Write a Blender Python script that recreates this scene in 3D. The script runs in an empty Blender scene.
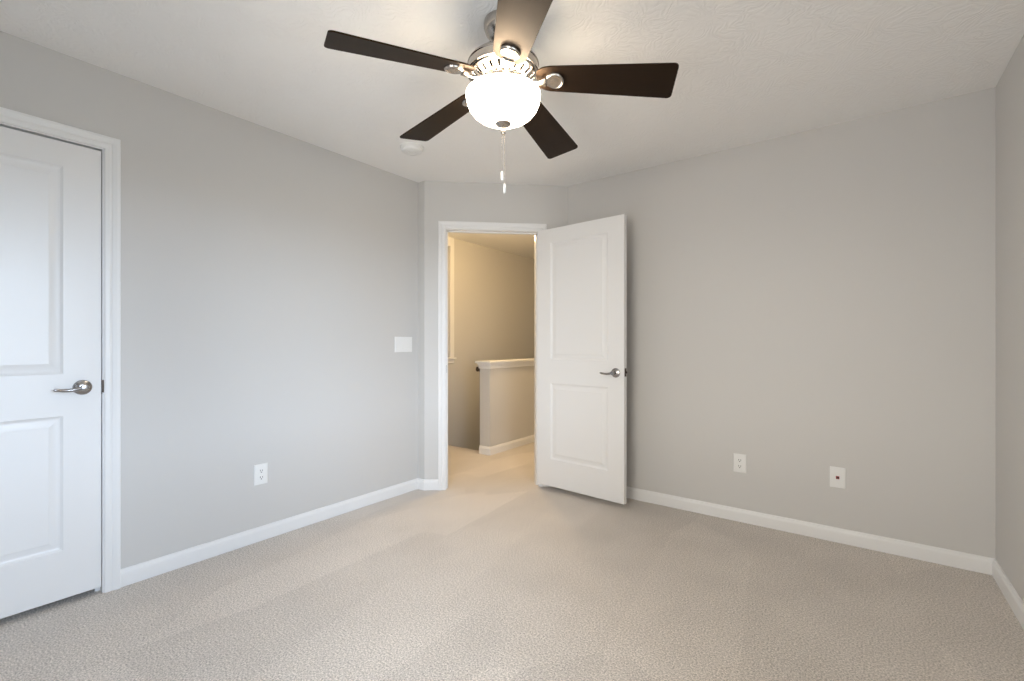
import bpy, bmesh, math, random
from mathutils import Vector, Matrix

random.seed(7)
C = bpy.context.scene.collection
SC = bpy.context.scene
PI = math.pi
R = math.radians

# ------------------------------------------------------------------ camera
TH = R(36.82)                       # heading, left of +Y
EYE = 1.1626
cam = bpy.data.cameras.new('camera')
cam.sensor_width = 36.0
cam.lens = 462.8 / 1024 * 36
cam.shift_y = (342.8 - 340.5) / 1024
cam.clip_start = 0.02
camo = bpy.data.objects.new('camera', cam)
camo.location = (0, 0, EYE)
camo.rotation_euler = (PI / 2, 0, TH)
C.objects.link(camo)
SC.camera = camo

# ------------------------------------------------------------------ light, world, exposure
SC.view_settings.view_transform = 'Standard'
SC.view_settings.look = 'None'
SC.view_settings.gamma = 1.0
SC.view_settings.use_curve_mapping = False
SC.view_settings.exposure = 0.06
SC.cycles.use_denoising = True
SC.cycles.max_bounces = 12
SC.cycles.diffuse_bounces = 8
SC.cycles.sample_clamp_indirect = 6.0
SC.cycles.caustics_reflective = False
SC.cycles.caustics_refractive = False

W = bpy.data.worlds.new('sky')
SC.world = W
W.use_nodes = True
_nt = W.node_tree
_N, _L = _nt.nodes.new, _nt.links.new
bg = _nt.nodes['Background']
_tc = _N('ShaderNodeTexCoord')
_sx = _N('ShaderNodeSeparateXYZ')
_L(_tc.outputs['Generated'], _sx.inputs[0])


def _range(src, lo, hi):
    r = _N('ShaderNodeMapRange')
    r.interpolation_type = 'SMOOTHSTEP'
    r.inputs['From Min'].default_value = lo
    r.inputs['From Max'].default_value = hi
    _L(src, r.inputs['Value'])
    return r.outputs['Result']


def _mix(fac, a, b):
    m = _N('ShaderNodeMix')
    m.data_type = 'RGBA'
    _L(fac, m.inputs['Factor'])
    for k, v in ((6, a), (7, b)):
        if isinstance(v, tuple):
            m.inputs[k].default_value = (*v, 1)
        else:
            _L(v, m.inputs[k])
    return m.outputs[2]


# overcast sky: bluish towards +x, hazy and warmer towards -y; lawn and paving below the horizon
_sum = _N('ShaderNodeMath')
_L(_sx.outputs['X'], _sum.inputs[0])
_L(_sx.outputs['Y'], _sum.inputs[1])
_side = _range(_sum.outputs[0], -0.7, 0.5)
_sky = _mix(_side, (0.40, 0.38, 0.345), (0.465, 0.57, 0.705))
# brighter haze along the horizon than overhead
_hz = _N('ShaderNodeMapRange')
_hz.inputs['From Max'].default_value = 0.6
_hz.inputs['To Min'].default_value = 1.40
_hz.inputs['To Max'].default_value = 0.72
_L(_sx.outputs['Z'], _hz.inputs['Value'])
_sm = _N('ShaderNodeVectorMath')
_sm.operation = 'SCALE'
_L(_sky, _sm.inputs[0])
_L(_hz.outputs['Result'], _sm.inputs['Scale'])
_sky = _sm.outputs[0]
_gnd = _mix(_side, (0.29, 0.28, 0.265), (0.145, 0.165, 0.18))
_L(_mix(_range(_sx.outputs['Z'], -0.02, 0.02), _gnd, _sky), bg.inputs['Color'])
bg.inputs['Strength'].default_value = 24.0


def lamp(name, kind, loc, energy, color, rot=(0, 0, 0), **kw):
    l = bpy.data.lights.new(name, kind)
    l.energy = energy
    l.color = color
    for k, v in kw.items():
        setattr(l, k, v)
    o = bpy.data.objects.new(name, l)
    o.location = loc
    o.rotation_euler = rot
    C.objects.link(o)
    return o


# portal that guides the sky's light through the bedroom window (beside the camera)
_po = lamp('window_daylight', 'AREA', (0.70, 0.45, 1.335), 1, (1, 1, 1), (0, R(90), 0),
           shape='RECTANGLE', size=1.47, size_y=1.24)
_po.data.cycles.is_portal = True
_po = lamp('added_window_portal', 'AREA', (-0.75, -0.54, 1.335), 1, (1, 1, 1), (R(90), 0, 0),
           shape='RECTANGLE', size=1.24, size_y=1.47)
_po.data.cycles.is_portal = True  # portal of the unseen window added behind the camera
# lamp at the ceiling of the hall, hidden by the door wall
lamp('hall_lamp', 'POINT', (-2.62, 3.60, 2.25), 46, (1.0, 0.70, 0.35), shadow_soft_size=0.09)

# ------------------------------------------------------------------ room measures (metres)
H = 2.44
XL, YB, XR, YR = -2.813, 3.298, 0.548, -0.39
AY = 2.507
P0 = Vector((XL + 0.075, AY))
CA = R(43.29)
CH = Vector((math.cos(CA), math.sin(CA)))
NV = Vector((-CH.y, CH.x))          # away from the room
LCH = (YB - AY) / math.sin(CA)
B0 = P0 + CH * LCH
T = 0.115                           # wall thickness
SX = -3.96                          # wall beside the stairs
HW0, HW1, HWY = -3.185, -3.05, 3.69  # half wall faces and its end
NOSE = 3.78                         # top stair nosing


# ------------------------------------------------------------------ materials
def mat(name, color, rough=0.5, metal=0.0, **kw):
    m = bpy.data.materials.new(name)
    m.use_nodes = True
    b = m.node_tree.nodes['Principled BSDF']
    b.inputs['Base Color'].default_value = (*color, 1)
    b.inputs['Roughness'].default_value = rough
    b.inputs['Metallic'].default_value = metal
    for k, v in kw.items():
        b.inputs[k].default_value = v
    return m


def nodes(m):
    nt = m.node_tree
    return nt, nt.nodes['Principled BSDF'], nt.nodes.new, nt.links.new


def noise_bump(m, scale, strength, dist=0.002, detail=3.0):
    nt, b, N, L = nodes(m)
    tc = N('ShaderNodeTexCoord')
    n = N('ShaderNodeTexNoise')
    n.inputs['Scale'].default_value = scale
    n.inputs['Detail'].default_value = detail
    bp = N('ShaderNodeBump')
    bp.inputs['Strength'].default_value = strength
    bp.inputs['Distance'].default_value = dist
    L(tc.outputs['Object'], n.inputs['Vector'])
    L(n.outputs['Fac'], bp.inputs['Height'])
    L(bp.outputs['Normal'], b.inputs['Normal'])
    return m


M = {}
M['wall'] = noise_bump(mat('wall_paint', (0.60, 0.59, 0.575), 0.55), 130, 0.12, 0.001)
M['white'] = noise_bump(mat('white_trim_paint', (0.80, 0.80, 0.80), 0.36), 60, 0.04, 0.0008)
M['door'] = noise_bump(mat('white_door_paint', (0.79, 0.79, 0.79), 0.33), 90, 0.05, 0.0006)
M['plastic'] = mat('white_plastic', (0.81, 0.81, 0.80), 0.35)
M['dark'] = mat('dark_slot', (0.02, 0.02, 0.02), 0.6)
M['red'] = mat('red_jack', (0.30, 0.01, 0.015), 0.35)
M['nickel'] = noise_bump(mat('satin_nickel', (0.47, 0.435, 0.40), 0.24, 1.0), 200, 0.03, 0.0003)
M['hardware'] = mat('door_hardware_nickel', (0.36, 0.345, 0.335), 0.22, 1.0)
M['bronze'] = mat('dark_metal', (0.08, 0.065, 0.055), 0.4, 0.8)


def ceiling_material():
    m = mat('textured_ceiling', (0.885, 0.88, 0.87), 0.75)
    nt, b, N, L = nodes(m)
    tc = N('ShaderNodeTexCoord')
    warp = N('ShaderNodeTexNoise'); warp.inputs['Scale'].default_value = 5.0; warp.inputs['Detail'].default_value = 2
    mix = N('ShaderNodeVectorMath'); mix.operation = 'SCALE'; mix.inputs['Scale'].default_value = 0.55
    add = N('ShaderNodeVectorMath'); add.operation = 'ADD'
    wv = N('ShaderNodeTexWave'); wv.inputs['Scale'].default_value = 8.5
    wv.inputs['Distortion'].default_value = 7.0; wv.inputs['Detail'].default_value = 3.0; wv.inputs['Detail Scale'].default_value = 2.4
    n2 = N('ShaderNodeTexNoise'); n2.inputs['Scale'].default_value = 6.5; n2.inputs['Detail'].default_value = 2
    rp = N('ShaderNodeMapRange'); rp.inputs['From Min'].default_value = 0.25; rp.inputs['From Max'].default_value = 0.60
    mul = N('ShaderNodeMath'); mul.operation = 'MULTIPLY'
    n3 = N('ShaderNodeTexNoise'); n3.inputs['Scale'].default_value = 55; n3.inputs['Detail'].default_value = 2
    ad2 = N('ShaderNodeMath'); ad2.operation = 'MULTIPLY_ADD'; ad2.inputs[1].default_value = 0.5
    bp = N('ShaderNodeBump'); bp.inputs['Strength'].default_value = 0.34; bp.inputs['Distance'].default_value = 0.004
    L(tc.outputs['Object'], warp.inputs['Vector'])
    L(warp.outputs['Color'], mix.inputs[0])
    L(tc.outputs['Object'], add.inputs[0]); L(mix.outputs[0], add.inputs[1])
    L(add.outputs[0], wv.inputs['Vector'])
    L(tc.outputs['Object'], n2.inputs['Vector']); L(n2.outputs['Fac'], rp.inputs['Value'])
    L(wv.outputs['Fac'], mul.inputs[0]); L(rp.outputs['Result'], mul.inputs[1])
    L(tc.outputs['Object'], n3.inputs['Vector'])
    L(n3.outputs['Fac'], ad2.inputs[0]); L(mul.outputs[0], ad2.inputs[2])
    L(ad2.outputs[0], bp.inputs['Height']); L(bp.outputs['Normal'], b.inputs['Normal'])
    return m


def carpet_material():
    m = mat('carpet_pile', (0.5, 0.46, 0.4), 0.95)
    nt, b, N, L = nodes(m)
    b.inputs['Sheen Weight'].default_value = 0.15
    tc = N('ShaderNodeTexCoord')
    fine = N('ShaderNodeTexNoise'); fine.inputs['Scale'].default_value = 150; fine.inputs['Detail'].default_value = 4.0; fine.inputs['Roughness'].default_value = 0.75
    vr = N('ShaderNodeTexVoronoi'); vr.inputs['Scale'].default_value = 210
    r1 = N('ShaderNodeValToRGB')
    r1.color_ramp.elements[0].position = 0.38; r1.color_ramp.elements[0].color = (0.355, 0.320, 0.282, 1)
    r1.color_ramp.elements[1].position = 0.62; r1.color_ramp.elements[1].color = (0.90, 0.830, 0.765, 1)
    # brushed patches left by the vacuum: the pile leans one way or the other
    mp = N('ShaderNodeMapping'); mp.inputs['Rotation'].default_value = (0, 0, R(-38)); mp.inputs['Scale'].default_value = (3.4, 0.95, 1)
    big = N('ShaderNodeTexVoronoi'); big.voronoi_dimensions = '2D'; big.inputs['Scale'].default_value = 1.0
    soft = N('ShaderNodeTexNoise'); soft.inputs['Scale'].default_value = 3.0; soft.inputs['Detail'].default_value = 4
    am = N('ShaderNodeMath'); am.operation = 'MULTIPLY_ADD'; am.inputs[1].default_value = 0.35
    sep = N('ShaderNodeSeparateColor')
    r2 = N('ShaderNodeMapRange'); r2.inputs['From Min'].default_value = 0.15; r2.inputs['From Max'].default_value = 1.2
    r2.inputs['To Min'].default_value = 0.84; r2.inputs['To Max'].default_value = 1.12
    L(tc.outputs['Object'], soft.inputs['Vector']); L(big.outputs['Color'], sep.inputs[0])
    L(soft.outputs['Fac'], am.inputs[2]); L(sep.outputs[0], am.inputs[0]); am.inputs[1].default_value = 0.55
    mx = N('ShaderNodeMix'); mx.data_type = 'RGBA'; mx.blend_type = 'MULTIPLY'; mx.inputs['Factor'].default_value = 1.0
    ad = N('ShaderNodeMath'); ad.operation = 'MULTIPLY_ADD'; ad.inputs[1].default_value = -0.6
    bp = N('ShaderNodeBump'); bp.inputs['Strength'].default_value = 0.55; bp.inputs['Distance'].default_value = 0.008
    L(tc.outputs['Object'], fine.inputs['Vector']); L(tc.outputs['Object'], vr.inputs['Vector'])
    L(tc.outputs['Object'], mp.inputs['Vector']); L(mp.outputs['Vector'], big.inputs['Vector'])
    L(fine.outputs['Fac'], r1.inputs['Fac'])
    L(am.outputs[0], r2.inputs['Value'])
    L(r1.outputs['Color'], mx.inputs[6]); L(r2.outputs['Result'], mx.inputs[7])
    L(mx.outputs[2], b.inputs['Base Color'])
    L(vr.outputs['Distance'], ad.inputs[0]); L(fine.outputs['Fac'], ad.inputs[2])
    L(ad.outputs[0], bp.inputs['Height']); L(bp.outputs['Normal'], b.inputs['Normal'])
    return m


def wood_material():
    m = mat('espresso_wood', (0.02, 0.012, 0.008), 0.46, **{'Specular IOR Level': 0.23, 'Specular Tint': (1.0, 0.60, 0.32, 1)})
    nt, b, N, L = nodes(m)
    tc = N('ShaderNodeTexCoord')
    mp = N('ShaderNodeMapping'); mp.inputs['Scale'].default_value = (2.5, 45, 45)
    n = N('ShaderNodeTexNoise'); n.inputs['Scale'].default_value = 2.0; n.inputs['Detail'].default_value = 4
    r = N('ShaderNodeValToRGB')
    r.color_ramp.elements[0].color = (0.006, 0.004, 0.003, 1)
    r.color_ramp.elements[1].color = (0.014, 0.008, 0.005, 1)
    L(tc.outputs['Object'], mp.inputs['Vector']); L(mp.outputs['Vector'], n.inputs['Vector'])
    L(n.outputs['Fac'], r.inputs['Fac']); L(r.outputs['Color'], b.inputs['Base Color'])
    return m


def bowl_material():
    m = mat('frosted_lit_glass', (0.9, 0.88, 0.84), 0.3)
    b = m.node_tree.nodes['Principled BSDF']
    b.inputs['Emission Color'].default_value = (1.0, 0.86, 0.66, 1)
    b.inputs['Emission Strength'].default_value = 15.0
    return m


def pane_material():
    m = bpy.data.materials.new('window_glass')
    m.use_nodes = True
    nt = m.node_tree
    nt.nodes.remove(nt.nodes['Principled BSDF'])
    out = nt.nodes['Material Output']
    t = nt.nodes.new('ShaderNodeBsdfTransparent')
    g = nt.nodes.new('ShaderNodeBsdfGlossy'); g.inputs['Roughness'].default_value = 0.02
    fr = nt.nodes.new('ShaderNodeFresnel'); fr.inputs['IOR'].default_value = 1.3
    mx = nt.nodes.new('ShaderNodeMixShader')
    nt.links.new(fr.outputs[0], mx.inputs[0]); nt.links.new(t.outputs[0], mx.inputs[1]); nt.links.new(g.outputs[0], mx.inputs[2])
    nt.links.new(mx.outputs[0], out.inputs['Surface'])
    return m


M['ceiling'] = ceiling_material()
M['carpet'] = carpet_material()
M['blade'] = wood_material()
M['bowl'] = bowl_material()
M['glass'] = pane_material()


# ------------------------------------------------------------------ mesh helpers
def quad(bm, vs):
    try:
        return bm.faces.new(vs)
    except ValueError:
        return None


def add_box(bm, lo, hi, mtx=None):
    x0, y0, z0 = lo; x1, y1, z1 = hi
    co = [(x0, y0, z0), (x1, y0, z0), (x1, y1, z0), (x0, y1, z0), (x0, y0, z1), (x1, y0, z1), (x1, y1, z1), (x0, y1, z1)]
    v = [bm.verts.new(mtx @ Vector(c) if mtx else c) for c in co]
    for f in ((0, 3, 2, 1), (4, 5, 6, 7), (0, 1, 5, 4), (1, 2, 6, 5), (2, 3, 7, 6), (3, 0, 4, 7)):
        bm.faces.new([v[i] for i in f])
    return v


def add_prism(bm, poly, z0, z1):
    a = [bm.verts.new((p[0], p[1], z0)) for p in poly]
    b = [bm.verts.new((p[0], p[1], z1)) for p in poly]
    n = len(poly)
    bm.faces.new(a[::-1]); bm.faces.new(b)
    for i in range(n):
        bm.faces.new((a[i], a[(i + 1) % n], b[(i + 1) % n], b[i]))


def add_lathe(bm, prof, seg=48, mtx=None, close=False):
    rings = []
    for r, z in prof:
        if r < 1e-6:
            c = Vector((0, 0, z)); rings.append([bm.verts.new(mtx @ c if mtx else c)])
        else:
            ring = []
            for i in range(seg):
                a = 2 * PI * i / seg
                c = Vector((r * math.cos(a), r * math.sin(a), z))
                ring.append(bm.verts.new(mtx @ c if mtx else c))
            rings.append(ring)
    pairs = list(zip(rings, rings[1:]))
    if close:
        pairs.append((rings[-1], rings[0]))
    for A, Bq in pairs:
        for i in range(seg):
            j = (i + 1) % seg
            if len(A) == 1 and len(Bq) == 1:
                continue
            if len(A) == 1:
                quad(bm, (A[0], Bq[j], Bq[i]))
            elif len(Bq) == 1:
                quad(bm, (A[i], A[j], Bq[0]))
            else:
                quad(bm, (A[i], A[j], Bq[j], Bq[i]))


def add_tube(bm, pts, rad, seg=10, flat=1.0, up=Vector((0, 0, 1))):
    """tube along pts; rad one number or one per point; flat squeezes it along 'up'"""
    pts = [Vector(p) for p in pts]
    rads = rad if isinstance(rad, (list, tuple)) else [rad] * len(pts)
    rings = []
    for k, p in enumerate(pts):
        d = (pts[min(k + 1, len(pts) - 1)] - pts[max(k - 1, 0)]).normalized()
        s = d.cross(up)
        if s.length < 1e-4:
            s = d.cross(Vector((1, 0, 0)))
        s.normalize(); u = s.cross(d).normalized()
        rings.append([bm.verts.new(p + s * rads[k] * math.cos(2 * PI * i / seg) + u * rads[k] * flat * math.sin(2 * PI * i / seg)) for i in range(seg)])
    for A, Bq in zip(rings, rings[1:]):
        for i in range(seg):
            quad(bm, (A[i], A[(i + 1) % seg], Bq[(i + 1) % seg], Bq[i]))
    bm.faces.new(rings[0][::-1]); bm.faces.new(rings[-1])


def obj(name, bm, m, parent=None, smooth=None, bevel=0.0):
    bmesh.ops.remove_doubles(bm, verts=bm.verts, dist=1e-6)
    bmesh.ops.recalc_face_normals(bm, faces=bm.faces)
    me = bpy.data.meshes.new(name)
    bm.to_mesh(me); bm.free()
    me.materials.append(m)
    o = bpy.data.objects.new(name, me)
    C.objects.link(o)
    if parent is not None:
        o.parent = parent
    if bevel:
        md = o.modifiers.new('bevel', 'BEVEL'); md.width = bevel; md.segments = 2; md.limit_method = 'ANGLE'; md.angle_limit = R(40)
    if smooth is not None:
        for p in me.polygons:
            p.use_smooth = True
        me.set_sharp_from_angle(angle=R(smooth))
    return o


def tag(o, label, cat, kind=None, group=None):
    o['label'] = label; o['category'] = cat
    if kind: o['kind'] = kind
    if group: o['group'] = group
    return o


def empty(name, loc, rot=(0, 0, 0)):
    o = bpy.data.objects.new(name, None)
    o.empty_display_size = 0.05
    o.location = loc; o.rotation_euler = rot
    C.objects.link(o)
    return o


def copy_tree(src, parent=None):
    o = src.copy(); C.objects.link(o)
    if parent is not None:
        o.parent = parent
    for ch in list(src.children):
        copy_tree(ch, o)
    return o


def chpt(s, off=0.0):
    """point on the angled wall, s along it, off away from the room"""
    q = P0 + CH * s + NV * off
    return (q.x, q.y)


# ------------------------------------------------------------------ floor, ceiling
def structure(name, bm, m, label, cat, **kw):
    return tag(obj(name, bm, m, **kw), label, cat, 'structure')


bm = bmesh.new()
add_box(bm, (-4.2, -1.0, -0.2), (0.9, NOSE, 0))
add_box(bm, (HW0, NOSE, -0.2), (0.9, 7.2, 0))
structure('floor', bm, M['carpet'], 'pale beige cut pile carpet covering the bedroom and the hall', 'floor')

bm = bmesh.new()
add_box(bm, (-4.2, -1.0, H), (0.9, 7.2, H + 0.15))
structure('ceiling', bm, M['ceiling'], 'white ceiling with brushed plaster texture around the fan', 'ceiling')

# ------------------------------------------------------------------ bedroom walls
CL0, CL1, CLT = -0.185, 0.586, 2.066           # closet door opening in the left wall
bm = bmesh.new()
add_box(bm, (XL - T, -0.6, 0), (XL, CL0 - 0.018, H))
add_box(bm, (XL - T, CL1 + 0.018, 0), (XL, 2.60, H))
add_box(bm, (XL - T, CL0 - 0.018, CLT + 0.018), (XL, CL1 + 0.018, H))
structure('wall_left', bm, M['wall'], 'pale grey painted wall with the closet door and a switch plate', 'wall')

D0, D1, DT = 0.165, 0.918, 2.066               # bedroom doorway, along the angled wall
bm = bmesh.new()
a, b_ = D0 - 0.018, D1 + 0.018
add_prism(bm, [(XL - 0.06, AY), chpt(0), chpt(a), chpt(a, T), chpt(0, T), (XL - 0.06, 2.62)], 0, H)
add_prism(bm, [chpt(b_), chpt(LCH), (B0.x, YB + T), chpt(LCH, T), chpt(b_, T)], 0, H)
add_prism(bm, [chpt(a), chpt(b_), chpt(b_, T), chpt(a, T)], DT + 0.018, H)
structure('wall_doorway', bm, M['wall'], 'narrow angled grey wall holding the open doorway to the hall', 'wall')

bm = bmesh.new()
add_box(bm, (B0.x, YB, 0), (XR + T, YB + T, H))
structure('wall_back', bm, M['wall'], 'wide grey wall behind the open white door', 'wall')

WY0, WY1, WZ0, WZ1 = -0.15, 1.05, 0.62, 2.05    # bedroom window beside the camera
bm = bmesh.new()
add_box(bm, (XR, -0.6, 0), (XR + T, WY0, H))
add_box(bm, (XR, WY1, 0), (XR + T, YB, H))
add_box(bm, (XR, WY0, 0), (XR + T, WY1, WZ0))
add_box(bm, (XR, WY0, WZ1), (XR + T, WY1, H))
structure('wall_right', bm, M['wall'], 'grey wall at the far right edge meeting the wide wall in a corner', 'wall')

WX0, WX1 = -1.35, -0.15                         # unseen window added behind the camera to light the back wall
bm = bmesh.new()
add_box(bm, (XL, YR - T, 0), (WX0, YR, H))
add_box(bm, (WX1, YR - T, 0), (XR, YR, H))
add_box(bm, (WX0, YR - T, 0), (WX1, YR, WZ0))
add_box(bm, (WX0, YR - T, WZ1), (WX1, YR, H))
structure('wall_rear', bm, M['wall'], 'grey wall behind the viewpoint', 'wall')

# closet behind the left-hand door
bm = bmesh.new()
add_box(bm, (-3.62, -0.7, 0), (-3.52, 1.15, H))
add_box(bm, (-3.52, 1.05, 0), (XL - T, 1.15, H))
add_box(bm, (-3.52, -0.7, 0), (XL - T, -0.6, H))
structure('wall_closet', bm, M['wall'], 'walls of the closet behind the closed white door', 'wall')

# windows of the bedroom: one beside the camera, one added behind it for light


def bedroom_window(name, loc, rz, ww, wh, label):
    w = empty(name, loc, (0, 0, rz))
    tag(w, label, 'window', 'structure')
    bm = bmesh.new()
    for lo, hi in (((0.03, -ww / 2, 0), (0.09, -ww / 2 + 0.045, wh)), ((0.03, ww / 2 - 0.045, 0), (0.09, ww / 2, wh)),
                   ((0.03, -ww / 2, 0), (0.09, ww / 2, 0.05)), ((0.03, -ww / 2, wh - 0.045), (0.09, ww / 2, wh)),
                   ((0.035, -ww / 2, wh / 2 - 0.02), (0.085, ww / 2, wh / 2 + 0.02))):
        add_box(bm, lo, hi)
    obj('window_frame', bm, M['white'], w)
    bm = bmesh.new(); add_box(bm, (0.058, -ww / 2 + 0.04, 0.045), (0.062, ww / 2 - 0.04, wh - 0.04))
    obj('window_pane', bm, M['glass'], w)
    bm = bmesh.new(); add_box(bm, (-0.03, -ww / 2 - 0.05, -0.022), (0.05, ww / 2 + 0.05, 0.0))
    obj('window_sill', bm, M['white'], w, bevel=0.004)


bedroom_window('window_1', (XR, (WY0 + WY1) / 2, WZ0), 0, WY1 - WY0, WZ1 - WZ0, 'white framed bedroom window in the right wall beside the viewpoint')
bedroom_window('added_window', ((WX0 + WX1) / 2, YR, WZ0), -PI / 2, WX1 - WX0, WZ1 - WZ0, 'white framed window added in the rear wall behind the viewpoint for more daylight')

# ------------------------------------------------------------------ hall and stairs
SW0, SW1, SWZ = 3.10, 4.035, 0.985             # tall window over the stairs
bm = bmesh.new()
add_box(bm, (SX - 0.12, 1.1, -2.8), (SX, SW0, H))
add_box(bm, (SX - 0.12, SW1, -2.8), (SX, 7.1, H))
add_box(bm, (SX - 0.12, SW0, -2.8), (SX, SW1, SWZ))
add_box(bm, (SX - 0.12, SW0, 2.33), (SX, SW1, H))
structure('wall_stairs', bm, M['wall'], 'tall wall along the stairs seen through the doorway', 'wall')
bm = bmesh.new()
add_box(bm, (SX, 7.0, -2.8), (-1.0, 7.1, H))
structure('wall_hall_end', bm, M['wall'], 'end wall of the hall beyond the stairs', 'wall')
bm = bmesh.new()
add_box(bm, (B0.x, YB + T, 0), (B0.x + 0.1, 7.0, H))
structure('wall_hall_right', bm, M['wall'], 'hall wall beyond the open bedroom door', 'wall')
bm = bmesh.new()
add_box(bm, (SX, 1.15, 0), (XL - T, 1.25, H))
structure('wall_hall_near', bm, M['wall'], 'near end wall of the hall behind the bedroom', 'wall')
bm = bmesh.new()
add_box(bm, (HW0, NOSE + 0.02, -2.8), (HW1, 7.0, -0.2))
add_box(bm, (SX, NOSE - 0.12, -2.8), (HW1, NOSE - 0.02, -0.2))
add_box(bm, (SX - 0.1, NOSE - 0.1, -2.9), (HW1, 7.1, -2.8))
structure('wall_stairwell', bm, M['wall'], 'stairwell walls below the hall floor', 'wall')

bm = bmesh.new()
add_box(bm, (HW0, HWY, -0.19), (HW1, 7.0, 0.905))
structure('wall_half', bm, M['wall'], 'grey half wall guarding the stairs beyond the doorway', 'wall')
bm = bmesh.new()
# cap board, with a cove moulding under it on three sides
add_box(bm, (HW0 - 0.035, HWY - 0.035, 0.952), (HW1 + 0.035, 7.0, 0.972))
for k, (o_, z0, z1) in enumerate(((0.024, 0.938, 0.952), (0.016, 0.922, 0.938), (0.010, 0.893, 0.922))):
    add_box(bm, (HW0 - o_, HWY - o_, z0), (HW1 + o_, 7.0, z1))
structure('trim_cap', bm, M['white'], 'white moulded cap on the half wall', 'trim', bevel=0.003)

# stairs going down away from the landing
bm = bmesh.new()
poly = []
for i in range(13):
    poly.append((NOSE + 0.255 * i, -0.19 * i)); poly.append((NOSE + 0.255 * i, -0.19 * (i + 1)))
poly.append((NOSE + 0.255 * 12, -2.8)); poly.append((NOSE, -2.8))
va = [bm.verts.new((SX, y, z)) for y, z in poly]
vb = [bm.verts.new((HW0, y, z)) for y, z in poly]
bm.faces.new(va); bm.faces.new(vb[::-1])
for i in range(len(poly)):
    j = (i + 1) % len(poly)
    quad(bm, (va[i], vb[i], vb[j], va[j]))
structure('stairs', bm, M['carpet'], 'carpeted stairs going down beside the half wall', 'stairs')

# window over the stairs: only its right casing shows past the door jamb
w2 = empty('window_2', (SX, (SW0 + SW1) / 2, SWZ))
tag(w2, 'white cased stair window glimpsed at the left edge of the doorway', 'window', 'structure')
sw = SW1 - SW0
bm = bmesh.new()
for s_ in (-1, 1):
    y0, y1 = sorted((s_ * sw / 2, s_ * (sw / 2 + 0.06)))
    add_box(bm, (0, y0, 0), (0.016, y1, H - SWZ - 0.002))
add_box(bm, (0, -sw / 2, 2.33 - SWZ), (0.016, sw / 2, H - SWZ - 0.002))
obj('window_casing', bm, M['white'], w2, bevel=0.003)
bm = bmesh.new()
add_box(bm, (-0.09, -sw / 2 - 0.075, -0.022), (0.04, sw / 2 + 0.075, 0.0))
add_box(bm, (0, -sw / 2 - 0.06, -0.07), (0.014, sw / 2 + 0.06, -0.022))
obj('window_sill', bm, M['white'], w2, bevel=0.003)
bm = bmesh.new()
hh = 2.33 - SWZ
for lo, hi in (((-0.09, -sw / 2, 0), (-0.05, -sw / 2 + 0.05, hh)), ((-0.09, sw / 2 - 0.05, 0), (-0.05, sw / 2, hh)),
               ((-0.09, -sw / 2, 0), (-0.05, sw / 2, 0.05)), ((-0.09, -sw / 2, hh - 0.05), (-0.05, sw / 2, hh)),
               ((-0.085, -sw / 2, hh / 2 - 0.02), (-0.055, sw / 2, hh / 2 + 0.02))):
    add_box(bm, lo, hi)
obj('window_frame', bm, M['white'], w2)
bm = bmesh.new(); add_box(bm, (-0.072, -sw / 2 + 0.04, 0.04), (-0.068, sw / 2 - 0.04, hh - 0.04))
obj('window_pane', bm, M['glass'], w2)
bm = bmesh.new(); add_box(bm, (-0.045, -sw / 2 + 0.004, 0.002), (-0.042, sw / 2 - 0.004, hh - 0.002))
obj('daylight_block', bm, M['white'], w2)  # added opaque sheet, unseen, keeps daylight out of the hall


# ------------------------------------------------------------------ baseboards
def sweep(path, side):
    """baseboard along a plan path; side +1 puts it to the left of the path"""
    prof = [(0, 0.002), (0.014, 0.002), (0.014, 0.060), (0.0125, 0.068), (0.009, 0.074), (0.007, 0.082), (0.004, 0.085), (0, 0.085)]
    pts = [Vector(p) for p in path]
    bm = bmesh.new()
    rings = []
    for i, p in enumerate(pts):
        dirs = []
        if i > 0: dirs.append((p - pts[i - 1]).normalized())
        if i < len(pts) - 1: dirs.append((pts[i + 1] - p).normalized())
        ns = [Vector((-d.y, d.x)) * side for d in dirs]
        if len(ns) == 2:
            n = (ns[0] + ns[1]); n = n / n.dot(ns[0])
        else:
            n = ns[0]
        rings.append([bm.verts.new((p.x + n.x * o_, p.y + n.y * o_, z)) for o_, z in prof])
    k = len(prof)
    for A, Bq in zip(rings, rings[1:]):
        for i in range(k):
            quad(bm, (A[i], A[(i + 1) % k], Bq[(i + 1) % k], Bq[i]))
    bm.faces.new(rings[0]); bm.faces.new(rings[-1][::-1])
    return bm


CASW = 0.058
structure('baseboard_left', sweep([(XL, CL1 + CASW), (XL, AY), tuple(P0), chpt(D0 - CASW)], -1), M['white'],
          'white baseboard along the left wall to the doorway', 'baseboard')
structure('baseboard_back', sweep([chpt(D1 + CASW), tuple(B0), (XR, YB), (XR, YR)], -1), M['white'],
          'white baseboard along the wide wall and round the right corner', 'baseboard')
structure('baseboard_rear', sweep([(XR - 0.014, YR), (XL, YR), (XL, CL0 - CASW)], -1), M['white'],
          'white baseboard behind the viewpoint', 'baseboard')
structure('baseboard_hall', sweep([(HW1, 6.99), (HW1, HWY), (HW0, HWY)], 1), M['white'],
          'white baseboard at the foot of the half wall in the hall', 'baseboard')


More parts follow.
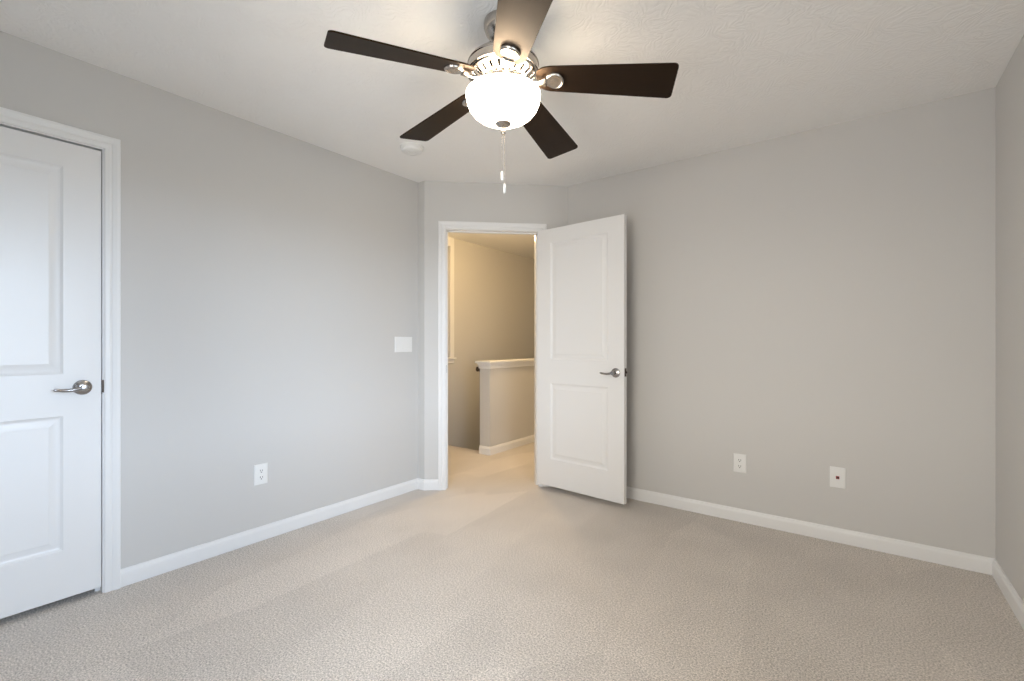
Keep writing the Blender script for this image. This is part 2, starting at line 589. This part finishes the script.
# ------------------------------------------------------------------ door frames
def door_frame(name, org, u, n, s0, s1, top, label, stop_off, rows):
    """casing, jambs and stop round an opening; u along the wall, n into the room"""
    org = Vector((org[0], org[1], 0)); u = Vector((u[0], u[1], 0)); n = Vector((n[0], n[1], 0)); z = Vector((0, 0, 1))
    bm = bmesh.new()
    prof = [(-0.005 + 0.005, 0.0), (0.0, 0.008), (0.006, 0.0105), (0.018, 0.0115), (0.026, 0.0095), (0.032, 0.0125), (0.046, 0.0165), (CASW - 0.002, 0.0165), (CASW, 0.0145), (CASW, 0.0)]
    for face in (1, -1):
        loops = []
        for a_, t in prof:
            off = n * (t if face == 1 else -T - t)
            loops.append([bm.verts.new(org + u * s + z * h_ + off) for s, h_ in ((s0 - a_, 0.0), (s0 - a_, top + a_), (s1 + a_, top + a_), (s1 + a_, 0.0))])
        for A, Bq in zip(loops, loops[1:] + loops[:1]):
            for i in range(3):
                quad(bm, (A[i], A[i + 1], Bq[i + 1], Bq[i]))
        for i in (0, 3):
            bm.faces.new([l[i] for l in loops])
    mt = Matrix(((u.x, -n.x, 0, org.x), (u.y, -n.y, 0, org.y), (0, 0, 1, 0), (0, 0, 0, 1)))
    j = 0.005
    add_box(bm, (s0 - 0.018, 0.0, 0), (s0 + j, T, top + 0.018), mt)
    add_box(bm, (s1 - j, 0.0, 0), (s1 + 0.018, T, top + 0.018), mt)
    add_box(bm, (s0 + j, 0.0, top - j), (s1 - j, T, top + 0.018), mt)
    so = stop_off
    add_box(bm, (s0 + j, so, 0), (s0 + j + 0.011, so + 0.038, top - j), mt)
    add_box(bm, (s1 - j - 0.018, so, 0), (s1 - j, T, top - j), mt)
    add_box(bm, (s0 + j, so, top - j - 0.011), (s1 - j, so + 0.035, top - j), mt)
    o = structure(name, bm, M['white'], label, 'door frame')
    bm = bmesh.new()
    side, d0 = rows
    x0 = s0 + j if side == 0 else s1 - j - 0.0015
    add_box(bm, (x0, d0, 0.925), (x0 + 0.0015, d0 + 0.03, 0.985), mt)
    if side == 1:                                # curved lip of the plate shows at the jamb's edge
        add_box(bm, (x0 - 0.001, -0.003, 0.932), (x0 + 0.009, 0.003, 0.990), mt)
    k = obj('strike_plate', bm, M['bronze' if side == 1 else 'hardware'], o)
    k['label'] = 'dark strike plate' if side == 1 else 'nickel strike plate'
    return o


door_frame('trim_1', (XL, 0), (0, 1), (1, 0), CL0, CL1, CLT, 'white moulded casing around the closed closet door', 0.04, (1, 0.002))
door_frame('trim_2', tuple(P0), tuple(CH), tuple(-NV), D0, D1, DT, 'white moulded casing around the open doorway to the hall', 0.04, (0, 0.004))


# ------------------------------------------------------------------ panel doors
def panel_slab(w, h_, t):
    """two raised panels on both faces; x from the hinge, y through the thickness, z up"""
    bm = bmesh.new()
    st = 0.128
    zs = [0, 0.212, 0.808, 0.993, h_ - 0.108, h_]
    xs = [0, st, w - st, w]
    prof = [(0, 0), (0.004, 0.003), (0.010, 0.0075), (0.016, 0.009), (0.022, 0.0085), (0.043, 0.0025), (0.046, 0.0015), (0.050, 0.0015)]
    for face in (0, 1):
        y = lambda d: d if face == 0 else t - d
        V = [[bm.verts.new((x, y(0), z)) for z in zs] for x in xs]
        for i in range(3):
            for k in range(5):
                if i == 1 and k in (1, 3):
                    last = [V[i][k], V[i + 1][k], V[i + 1][k + 1], V[i][k + 1]]
                    for ins, d in prof[1:]:
                        ring = [bm.verts.new((x, y(d), z)) for x, z in ((xs[1] + ins, zs[k] + ins), (xs[2] - ins, zs[k] + ins), (xs[2] - ins, zs[k + 1] - ins), (xs[1] + ins, zs[k + 1] - ins))]
                        for q in range(4):
                            quad(bm, (last[q], last[(q + 1) % 4], ring[(q + 1) % 4], ring[q]))
                        last = ring
                    bm.faces.new(last)
                else:
                    quad(bm, (V[i][k], V[i + 1][k], V[i + 1][k + 1], V[i][k + 1]))
        if face == 0: F0 = V
    F1 = V
    for k in range(5):
        quad(bm, (F0[0][k], F0[0][k + 1], F1[0][k + 1], F1[0][k]))
        quad(bm, (F0[3][k], F0[3][k + 1], F1[3][k + 1], F1[3][k]))
    for i in range(3):
        quad(bm, (F0[i][0], F0[i + 1][0], F1[i + 1][0], F1[i][0]))
        quad(bm, (F0[i][5], F0[i + 1][5], F1[i + 1][5], F1[i][5]))
    return bm


def lever_handle(parent, x, z, y, out, way):
    """rosette, neck and a waving lever; out = -1/+1 along y, way = direction of the lever along x"""
    root = empty('door_handle', (x, y, z)); root.parent = parent
    mt = Matrix.Rotation(-out * PI / 2, 4, 'X')
    bm = bmesh.new()
    add_lathe(bm, [(0, 0), (0.0335, 0), (0.0335, 0.004), (0.031, 0.008), (0.026, 0.010), (0.024, 0.0105), (0.019, 0.014), (0.0125, 0.016), (0.0, 0.016)], 36, mt)
    obj('rosette', bm, M['hardware'], root, smooth=35)
    bm = bmesh.new()
    add_lathe(bm, [(0, 0.014), (0.0115, 0.014), (0.0105, 0.030), (0.012, 0.036), (0.0145, 0.045), (0.0145, 0.052), (0.012, 0.057), (0, 0.059)], 24, mt)
    pts, rad = [], []
    for i in range(13):
        f = i / 12
        pts.append((way * (0.004 + 0.096 * f), out * (0.047 - 0.006 * math.sin(f * PI)), -0.010 * math.sin(f * PI * 0.75) + 0.006 * f * f))
        rad.append(0.0108 - 0.0034 * f if f < 0.93 else 0.0050)
    add_tube(bm, pts, rad, 12, 0.85)
    obj('lever', bm, M['hardware'], root, smooth=40)
    return root


DW, DH, DTK, GAP = 0.762, 2.020, 0.035, 0.038


def make_door(name, loc, rz, label, face_out, hz=0.913):
    d = empty(name, loc, (0, 0, rz))
    tag(d, label, 'door', 'structure')
    obj('door_leaf', panel_slab(DW, DH, DTK), M['door'], d, smooth=18)
    for out, y in ((-1, 0.0), (1, DTK)):
        lever_handle(d, DW - 0.065, hz, y, out, -1)
    bm = bmesh.new()
    add_box(bm, (DW - 0.0002, 0.005, 0.889), (DW + 0.0014, 0.030, 0.947))
    add_lathe(bm, [(0.0, 0.0), (0.0085, 0.0), (0.008, 0.010), (0.0055, 0.0115), (0, 0.0115)], 16, Matrix.Translation((DW + 0.001, 0.0175, 0.918)) @ Matrix.Rotation(PI / 2, 4, 'Y'))
    l = obj('latch', bm, M['bronze'], d)
    l['label'] = 'dark metal latch plate and bolt'
    for z in (0.20, 1.02, 1.82):
        bm = bmesh.new()
        add_tube(bm, [(-0.004, DTK + 0.004 if face_out < 0 else -0.004, z - 0.045), (-0.004, DTK + 0.004 if face_out < 0 else -0.004, z + 0.045)], 0.006, 10)
        obj('hinge', bm, M['hardware'], d)
    return d


# closet door, closed, flush with the left wall; leaf runs along +y from its hinge
make_door('door_1', (XL - 0.001, CL1 - 0.009 - DW, 0.031), PI / 2, 'closed white two panel closet door at the left edge', 1, 0.930)
# bedroom door, standing open against the wide wall
hx, hy = -2.063, 3.099
ex, ey = -1.292, 3.041
make_door('door_2', (hx, hy, GAP), math.atan2(ey - hy, ex - hx), 'white two panel door standing wide open beside the doorway', -1)


# ------------------------------------------------------------------ wall plates
def plate(w, h_):
    bm = bmesh.new()
    add_lathe(bm, [(0, 0)], 4)
    bm.free(); bm = bmesh.new()
    pts = [(-w / 2, -h_ / 2), (w / 2, -h_ / 2), (w / 2, h_ / 2), (-w / 2, h_ / 2)]
    rings = []
    for ins, d in ((0, 0), (0, 0.003), (0.003, 0.0055), (0.006, 0.006)):
        rings.append([bm.verts.new((x - math.copysign(ins, x), -d, z - math.copysign(ins, z))) for x, z in pts])
    bm.faces.new(rings[0])
    for A, Bq in zip(rings, rings[1:]):
        for i in range(4):
            quad(bm, (A[i], A[(i + 1) % 4], Bq[(i + 1) % 4], Bq[i]))
    bm.faces.new(rings[-1])
    return bm


def screw(parent, x, z):
    bm = bmesh.new()
    mt = Matrix.Translation((x, -0.006, z)) @ Matrix.Rotation(PI / 2, 4, 'X')
    add_lathe(bm, [(0.0035, -0.0005), (0.0035, 0.0008), (0.0025, 0.0014), (0, 0.0014)], 12, mt)
    return obj('screw', bm, M['plastic'], parent)


def outlet(loc, rz, label):
    o = empty('wall_outlet', loc, (0, 0, rz))
    tag(o, label, 'outlet')
    obj('cover_plate', plate(0.076, 0.120), M['plastic'], o, smooth=30)
    for zc in (-0.0195, 0.0195):
        bm = bmesh.new()
        n = 20
        poly = []
        for i in range(n):
            a_ = 2 * PI * i / n
            poly.append((max(-0.0150, min(0.0150, 0.0172 * math.cos(a_))), 0.0145 * math.sin(a_)))
        A = [bm.verts.new((x, -0.0055, zc + z)) for x, z in poly]
        Bq = [bm.verts.new((x, -0.0082, zc + z)) for x, z in poly]
        bm.faces.new(Bq)
        for i in range(n):
            quad(bm, (A[i], A[(i + 1) % n], Bq[(i + 1) % n], Bq[i]))
        s_ = obj('socket', bm, M['plastic'], o)
        bm = bmesh.new()
        add_box(bm, (-0.0075, -0.0086, zc - 0.001), (-0.0045, -0.0080, zc + 0.008))
        add_box(bm, (0.0045, -0.0086, zc - 0.001), (0.0075, -0.0080, zc + 0.007))
        add_lathe(bm, [(0.0032, 0.008), (0.0032, 0.0086), (0, 0.0086)], 12, Matrix.Translation((0, 0, zc - 0.0075)) @ Matrix.Rotation(PI / 2, 4, 'X'))
        obj('slots', bm, M['dark'], s_)['label'] = 'dark pin slots'
    screw(o, 0, 0)
    return o


outlet((XL, 1.293, 0.391), PI / 2, 'white duplex outlet low on the left grey wall')
outlet((-0.617, YB, 0.380), 0, 'white duplex outlet on the wide wall, nearest the open door')

jk = empty('wall_jack', (-0.097, YB, 0.378))
tag(jk, 'white jack plate with one red port, low near the right corner', 'wall jack')
obj('cover_plate', plate(0.076, 0.120), M['plastic'], jk, smooth=30)
bm = bmesh.new()
add_box(bm, (-0.0085, -0.0078, -0.0085), (0.0085, -0.0055, 0.0085))
rj = obj('port', bm, M['red'], jk, bevel=0.001); rj['label'] = 'red square port'
bm = bmesh.new()
add_box(bm, (-0.0055, -0.0082, -0.005), (0.0055, -0.0076, 0.0045))
obj('socket_hole', bm, M['dark'], rj)
screw(jk, 0, 0.042); screw(jk, 0, -0.042)

sw_ = empty('light_switch', (XL, 2.358, 1.150), (0, 0, PI / 2))
tag(sw_, 'white triple rocker switch plate on the left wall beside the doorway', 'light switch')
obj('cover_plate', plate(0.168, 0.118), M['plastic'], sw_, smooth=30)
for k in (-1, 0, 1):
    bm = bmesh.new()
    xc = k * 0.046
    v = [bm.verts.new(c) for c in ((xc - 0.0165, -0.0055, -0.0335), (xc + 0.0165, -0.0055, -0.0335), (xc + 0.0165, -0.0055, 0.0335), (xc - 0.0165, -0.0055, 0.0335),
                                   (xc - 0.0160, -0.0085, -0.0325), (xc + 0.0160, -0.0085, -0.0325), (xc + 0.0160, -0.0068, 0.0), (xc - 0.0160, -0.0068, 0.0),
                                   (xc + 0.0160, -0.0062, 0.0325), (xc - 0.0160, -0.0062, 0.0325))]
    for f in ((4, 5, 6, 7), (7, 6, 8, 9), (0, 1, 5, 4), (2, 3, 9, 8)):
        bm.faces.new([v[i] for i in f])
    bm.faces.new((v[1], v[2], v[8], v[6], v[5])); bm.faces.new((v[3], v[0], v[4], v[7], v[9])); bm.faces.new((v[0], v[3], v[2], v[1]))
    obj('rocker', bm, M['plastic'], sw_)
    screw(sw_, xc, 0.048); screw(sw_, xc, -0.048)

# ------------------------------------------------------------------ smoke detector
sd = empty('smoke_detector', (-2.335, 2.030, H), (PI, 0, 0))
tag(sd, 'round white smoke detector on the ceiling near the left wall', 'smoke detector')
bm = bmesh.new()
add_lathe(bm, [(0, 0), (0.078, 0), (0.078, 0.009), (0.074, 0.011), (0.0, 0.011)], 40)
obj('base', bm, M['plastic'], sd, smooth=30)
bm = bmesh.new()
add_lathe(bm, [(0, 0.010), (0.070, 0.010), (0.070, 0.020), (0.066, 0.028), (0.056, 0.034), (0.030, 0.036), (0.029, 0.034), (0.024, 0.034), (0.023, 0.036), (0, 0.0365)], 40)
obj('cover', bm, M['plastic'], sd, smooth=30)

# ------------------------------------------------------------------ handrail in the stairwell
hr = empty('handrail', (HW0, HWY, 0))
tag(hr, 'dark handrail end fixed to the stair side of the half wall', 'handrail')
bm = bmesh.new()
rail = [(-0.036, 0.0, 0.885), (-0.036, 0.12, 0.875)] + [(-0.036, 0.12 + 0.255 * i, 0.875 - 0.19 * i) for i in range(1, 9)]
add_tube(bm, rail, 0.019, 14, 1.35)
obj('rail', bm, M['bronze'], hr, smooth=40)
for i in (0.2, 3.2, 6.2):
    y_, z_ = 0.12 + 0.255 * i, 0.875 - 0.19 * i
    bm = bmesh.new()
    add_tube(bm, [(-0.001, y_, z_ - 0.07), (-0.02, y_, z_ - 0.068), (-0.034, y_, z_ - 0.045), (-0.036, y_, z_ - 0.012)], 0.006, 8)
    obj('bracket', bm, M['bronze'], hr, smooth=40)

# ------------------------------------------------------------------ ceiling fan
FX, FY = -1.134, 1.4565
fan = empty('ceiling_fan', (FX, FY, H))
tag(fan, 'five blade dark wood ceiling fan with a lit white glass bowl', 'ceiling fan')
Z = lambda z: z - H


def lathe_part(name, prof, m, parent=fan, seg=56, sm=38, loc=(0, 0, 0)):
    bm = bmesh.new()
    add_lathe(bm, [(r, Z(z)) for r, z in prof], seg)
    o = obj(name, bm, m, parent, smooth=sm)
    o.location = loc
    return o


lathe_part('canopy', [(0, 2.44), (0.076, 2.44), (0.078, 2.432), (0.077, 2.415), (0.070, 2.395), (0.055, 2.376), (0.036, 2.366), (0.022, 2.362), (0.018, 2.360), (0, 2.360)], M['nickel'])
lathe_part('downrod', [(0, 2.365), (0.0125, 2.365), (0.0125, 2.335), (0.022, 2.333), (0.024, 2.320), (0.0, 2.318)], M['nickel'], seg=24)
lathe_part('motor_housing', [(0, 2.325), (0.030, 2.325), (0.075, 2.316), (0.115, 2.297), (0.134, 2.281), (0.141, 2.272), (0.143, 2.266), (0.140, 2.263), (0.140, 2.241), (0.143, 2.238), (0.143, 2.232), (0.138, 2.230), (0.134, 2.232), (0.118, 2.234), (0.05, 2.222), (0.0, 2.222)], M['nickel'])
# vented dish under the motor: ribs and slots
bm = bmesh.new()
NR, SUB = 22, 6
segs = NR * SUB
prof = [(0.138, 2.231), (0.130, 2.227), (0.121, 2.222), (0.100, 2.210), (0.091, 2.206), (0.078, 2.203)]
ringsA = [[bm.verts.new((r * math.cos(2 * PI * i / segs), r * math.sin(2 * PI * i / segs), Z(z))) for i in range(segs)] for r, z in prof]
for q in range(len(prof) - 1):
    for i in range(segs):
        ph = i % SUB
        if (q == 2 and ph in (1, 2)) or (q == 4 and ph == 4):
            continue
        j = (i + 1) % segs
        quad(bm, (ringsA[q][i], ringsA[q][j], ringsA[q + 1][j], ringsA[q + 1][i]))
vr = obj('vent_ring', bm, M['nickel'], fan, smooth=30)
md = vr.modifiers.new('thickness', 'SOLIDIFY'); md.thickness = 0.004; md.offset = 0
lathe_part('hub', [(0, 2.224), (0.060, 2.224), (0.062, 2.215), (0.084, 2.207), (0.088, 2.200), (0.088, 2.186), (0.082, 2.181), (0.060, 2.180), (0.056, 2.176), (0.050, 2.164), (0.030, 2.158), (0.012, 2.156), (0.010, 2.045), (0, 2.045)], M['nickel'])

# bowl of frosted glass with thickness, hung on the centre rod
outer = [(0.012, 2.0385), (0.034, 2.0395), (0.058, 2.0435), (0.082, 2.0515), (0.104, 2.063), (0.122, 2.078), (0.1355, 2.096), (0.1435, 2.115), (0.1475, 2.135), (0.1485, 2.148), (0.1475, 2.152)]
inner = [(r - 0.004 if r > 0.02 else r, z + 0.004) for r, z in outer[::-1]]
bm = bmesh.new()
add_lathe(bm, [(r, Z(z)) for r, z in outer + inner], 64, close=True)
bowl = obj('light_bowl', bm, M['bowl'], fan, smooth=50)
bowl['label'] = 'glowing white frosted glass bowl'
lathe_part('finial', [(0, 2.046), (0.012, 2.046), (0.012, 2.0385), (0.031, 2.0375), (0.032, 2.035), (0.029, 2.031), (0.018, 2.026), (0.009, 2.021), (0.0075, 2.011), (0.0088, 2.006), (0.0088, 1.998), (0.006, 1.993), (0, 1.992)], M['nickel'], seg=32)

# bulbs between the bowl and the hub
for k in range(3):
    a_ = 2 * PI * k / 3 + 0.9
    lamp('bulb_light', 'POINT', (FX + 0.062 * math.cos(a_), FY + 0.062 * math.sin(a_), 2.126), 1.4, (1.0, 0.73, 0.45), shadow_soft_size=0.022)

# blades: one set, copied round
BR, WT, WR, R0 = 0.660, 0.085, 0.066, 0.134
PITCH, DROOP, TX, TY = -0.2234, -0.0825, -0.0281, -0.0174
PH0 = 4.2430


def blade_mesh():
    n = 8
    # outline, +v side, from the root (rounded in towards the hub) to the tip
    half = [(R0 + 0.072 * (1 - math.cos(a_)), 0.026 + (WR - 0.028) * math.sin(a_)) for a_ in (PI / 2 * k / n for k in range(0, n + 1))]
    tip = [(BR - 0.018 + 0.018 * math.sin(a_), WT - 0.018 + 0.018 * math.cos(a_)) for a_ in (PI / 2 * k / n for k in range(0, n + 1))]
    mid = [(R0 + 0.072 + (BR - 0.09 - R0) * k / 6, WR - 0.002 + (WT - WR + 0.002) * k / 6) for k in range(1, 6)]
    up = half + mid + tip
    outline = up + [(x, -y) for x, y in up[::-1]]
    bm = bmesh.new()
    A = [bm.verts.new((x, y, 0)) for x, y in outline]
    Bq = [bm.verts.new((x, y, 0.006)) for x, y in outline]
    bm.faces.new(A[::-1]); bm.faces.new(Bq)
    for i in range(len(A)):
        j = (i + 1) % len(A)
        quad(bm, (A[i], A[j], Bq[j], Bq[i]))
    return bm


def arm_mesh():
    """blade iron: foot on the hub, S-curved neck, rounded medallion under the blade (top at z = 0)"""
    bm = bmesh.new()
    stations = [(0.078, 0.017, 0.003), (0.092, 0.015, -0.004), (0.110, 0.010, -0.012), (0.130, 0.008, -0.015), (0.148, 0.010, -0.014), (0.172, 0.022, -0.011)]
    rings = []
    for x, hw, z in stations:
        th_ = 0.007
        rings.append([bm.verts.new(c) for c in ((x, -hw, z - th_ * 0.5), (x, -hw * 0.5, z - th_), (x, hw * 0.5, z - th_), (x, hw, z - th_ * 0.5), (x, hw, z + 0.004), (x, -hw, z + 0.004))])
    for A, Bq in zip(rings, rings[1:]):
        for i in range(6):
            quad(bm, (A[i], A[(i + 1) % 6], Bq[(i + 1) % 6], Bq[i]))
    bm.faces.new(rings[0]); bm.faces.new(rings[-1][::-1])
    return bm


def medallion_mesh():
    bm = bmesh.new()
    n = 40
    def ring(sc, z):
        out = []
        for i in range(n):
            a_ = 2 * PI * i / n
            c, s = math.cos(a_), math.sin(a_)
            rx = 0.039
            ry = 0.041 * (0.93 + 0.07 * c)         # broad end outwards
            out.append(bm.verts.new((0.205 + rx * c * sc, ry * s * sc, z)))
        return out
    rs = [ring(1.0, 0.0), ring(1.0, -0.005), ring(0.94, -0.0105), ring(0.84, -0.012), ring(0.75, -0.0095), ring(0.68, -0.008), ring(0.30, -0.010), ring(0.10, -0.0105)]
    bm.faces.new(rs[0])
    for A, Bq in zip(rs, rs[1:]):
        for i in range(n):
            quad(bm, (A[i], A[(i + 1) % n], Bq[(i + 1) % n], Bq[i]))
    bm.faces.new(rs[-1])
    return bm


def blade_matrix(i):
    """blade turned, pitched and drooping, on a fan that hangs very slightly askew"""
    a_ = PH0 - i * R(72)
    u = Vector((math.cos(a_), math.sin(a_), 0)); v = Vector((-u.y, u.x, 0))
    tilt = lambda d, r: Vector((d.x, d.y, d.z + TX * d.x + TY * d.y + DROOP * r))
    eu = tilt(u, 1.0).normalized()
    v3 = v * math.cos(PITCH) + Vector((0, 0, math.sin(PITCH)))
    ev = tilt(v3, 0.0); ev = (ev - eu * ev.dot(eu)).normalized()
    ew = eu.cross(ev)
    return Matrix(((eu.x, ev.x, ew.x, 0), (eu.y, ev.y, ew.y, 0), (eu.z, ev.z, ew.z, 2.2159 - H), (0, 0, 0, 1)))


bl = obj('blade', blade_mesh(), M['blade'], fan, bevel=0.0015)
arm = obj('blade_arm', arm_mesh(), M['nickel'], bl, smooth=50)
med = obj('medallion', medallion_mesh(), M['nickel'], bl, smooth=50)
for i in range(5):
    o = bl if i == 0 else copy_tree(bl, fan)
    o.matrix_local = blade_matrix(i)

# pull chains through the finial
for (px, py, ztop, zf) in ((-0.004, -0.003, 1.994, 1.847), (0.004, 0.003, 1.997, 1.797)):
    bm = bmesh.new()
    z_ = ztop
    while z_ > zf:
        bmesh.ops.create_icosphere(bm, subdivisions=1, radius=0.0014, matrix=Matrix.Translation((px, py, Z(z_))))
        z_ -= 0.0032
    add_tube(bm, [(px, py, Z(ztop)), (px, py, Z(zf))], 0.0006, 6)
    ch = obj('pull_chain', bm, M['nickel'], fan)
    bm = bmesh.new()
    add_lathe(bm, [(0, Z(zf)), (0.0024, Z(zf)), (0.0050, Z(zf - 0.005)), (0.0058, Z(zf - 0.014)), (0.0058, Z(zf - 0.032)), (0.0046, Z(zf - 0.037)), (0, Z(zf - 0.038))], 14, Matrix.Translation((px, py, 0)))
    obj('pull_fob', bm, M['plastic'], ch, smooth=40)
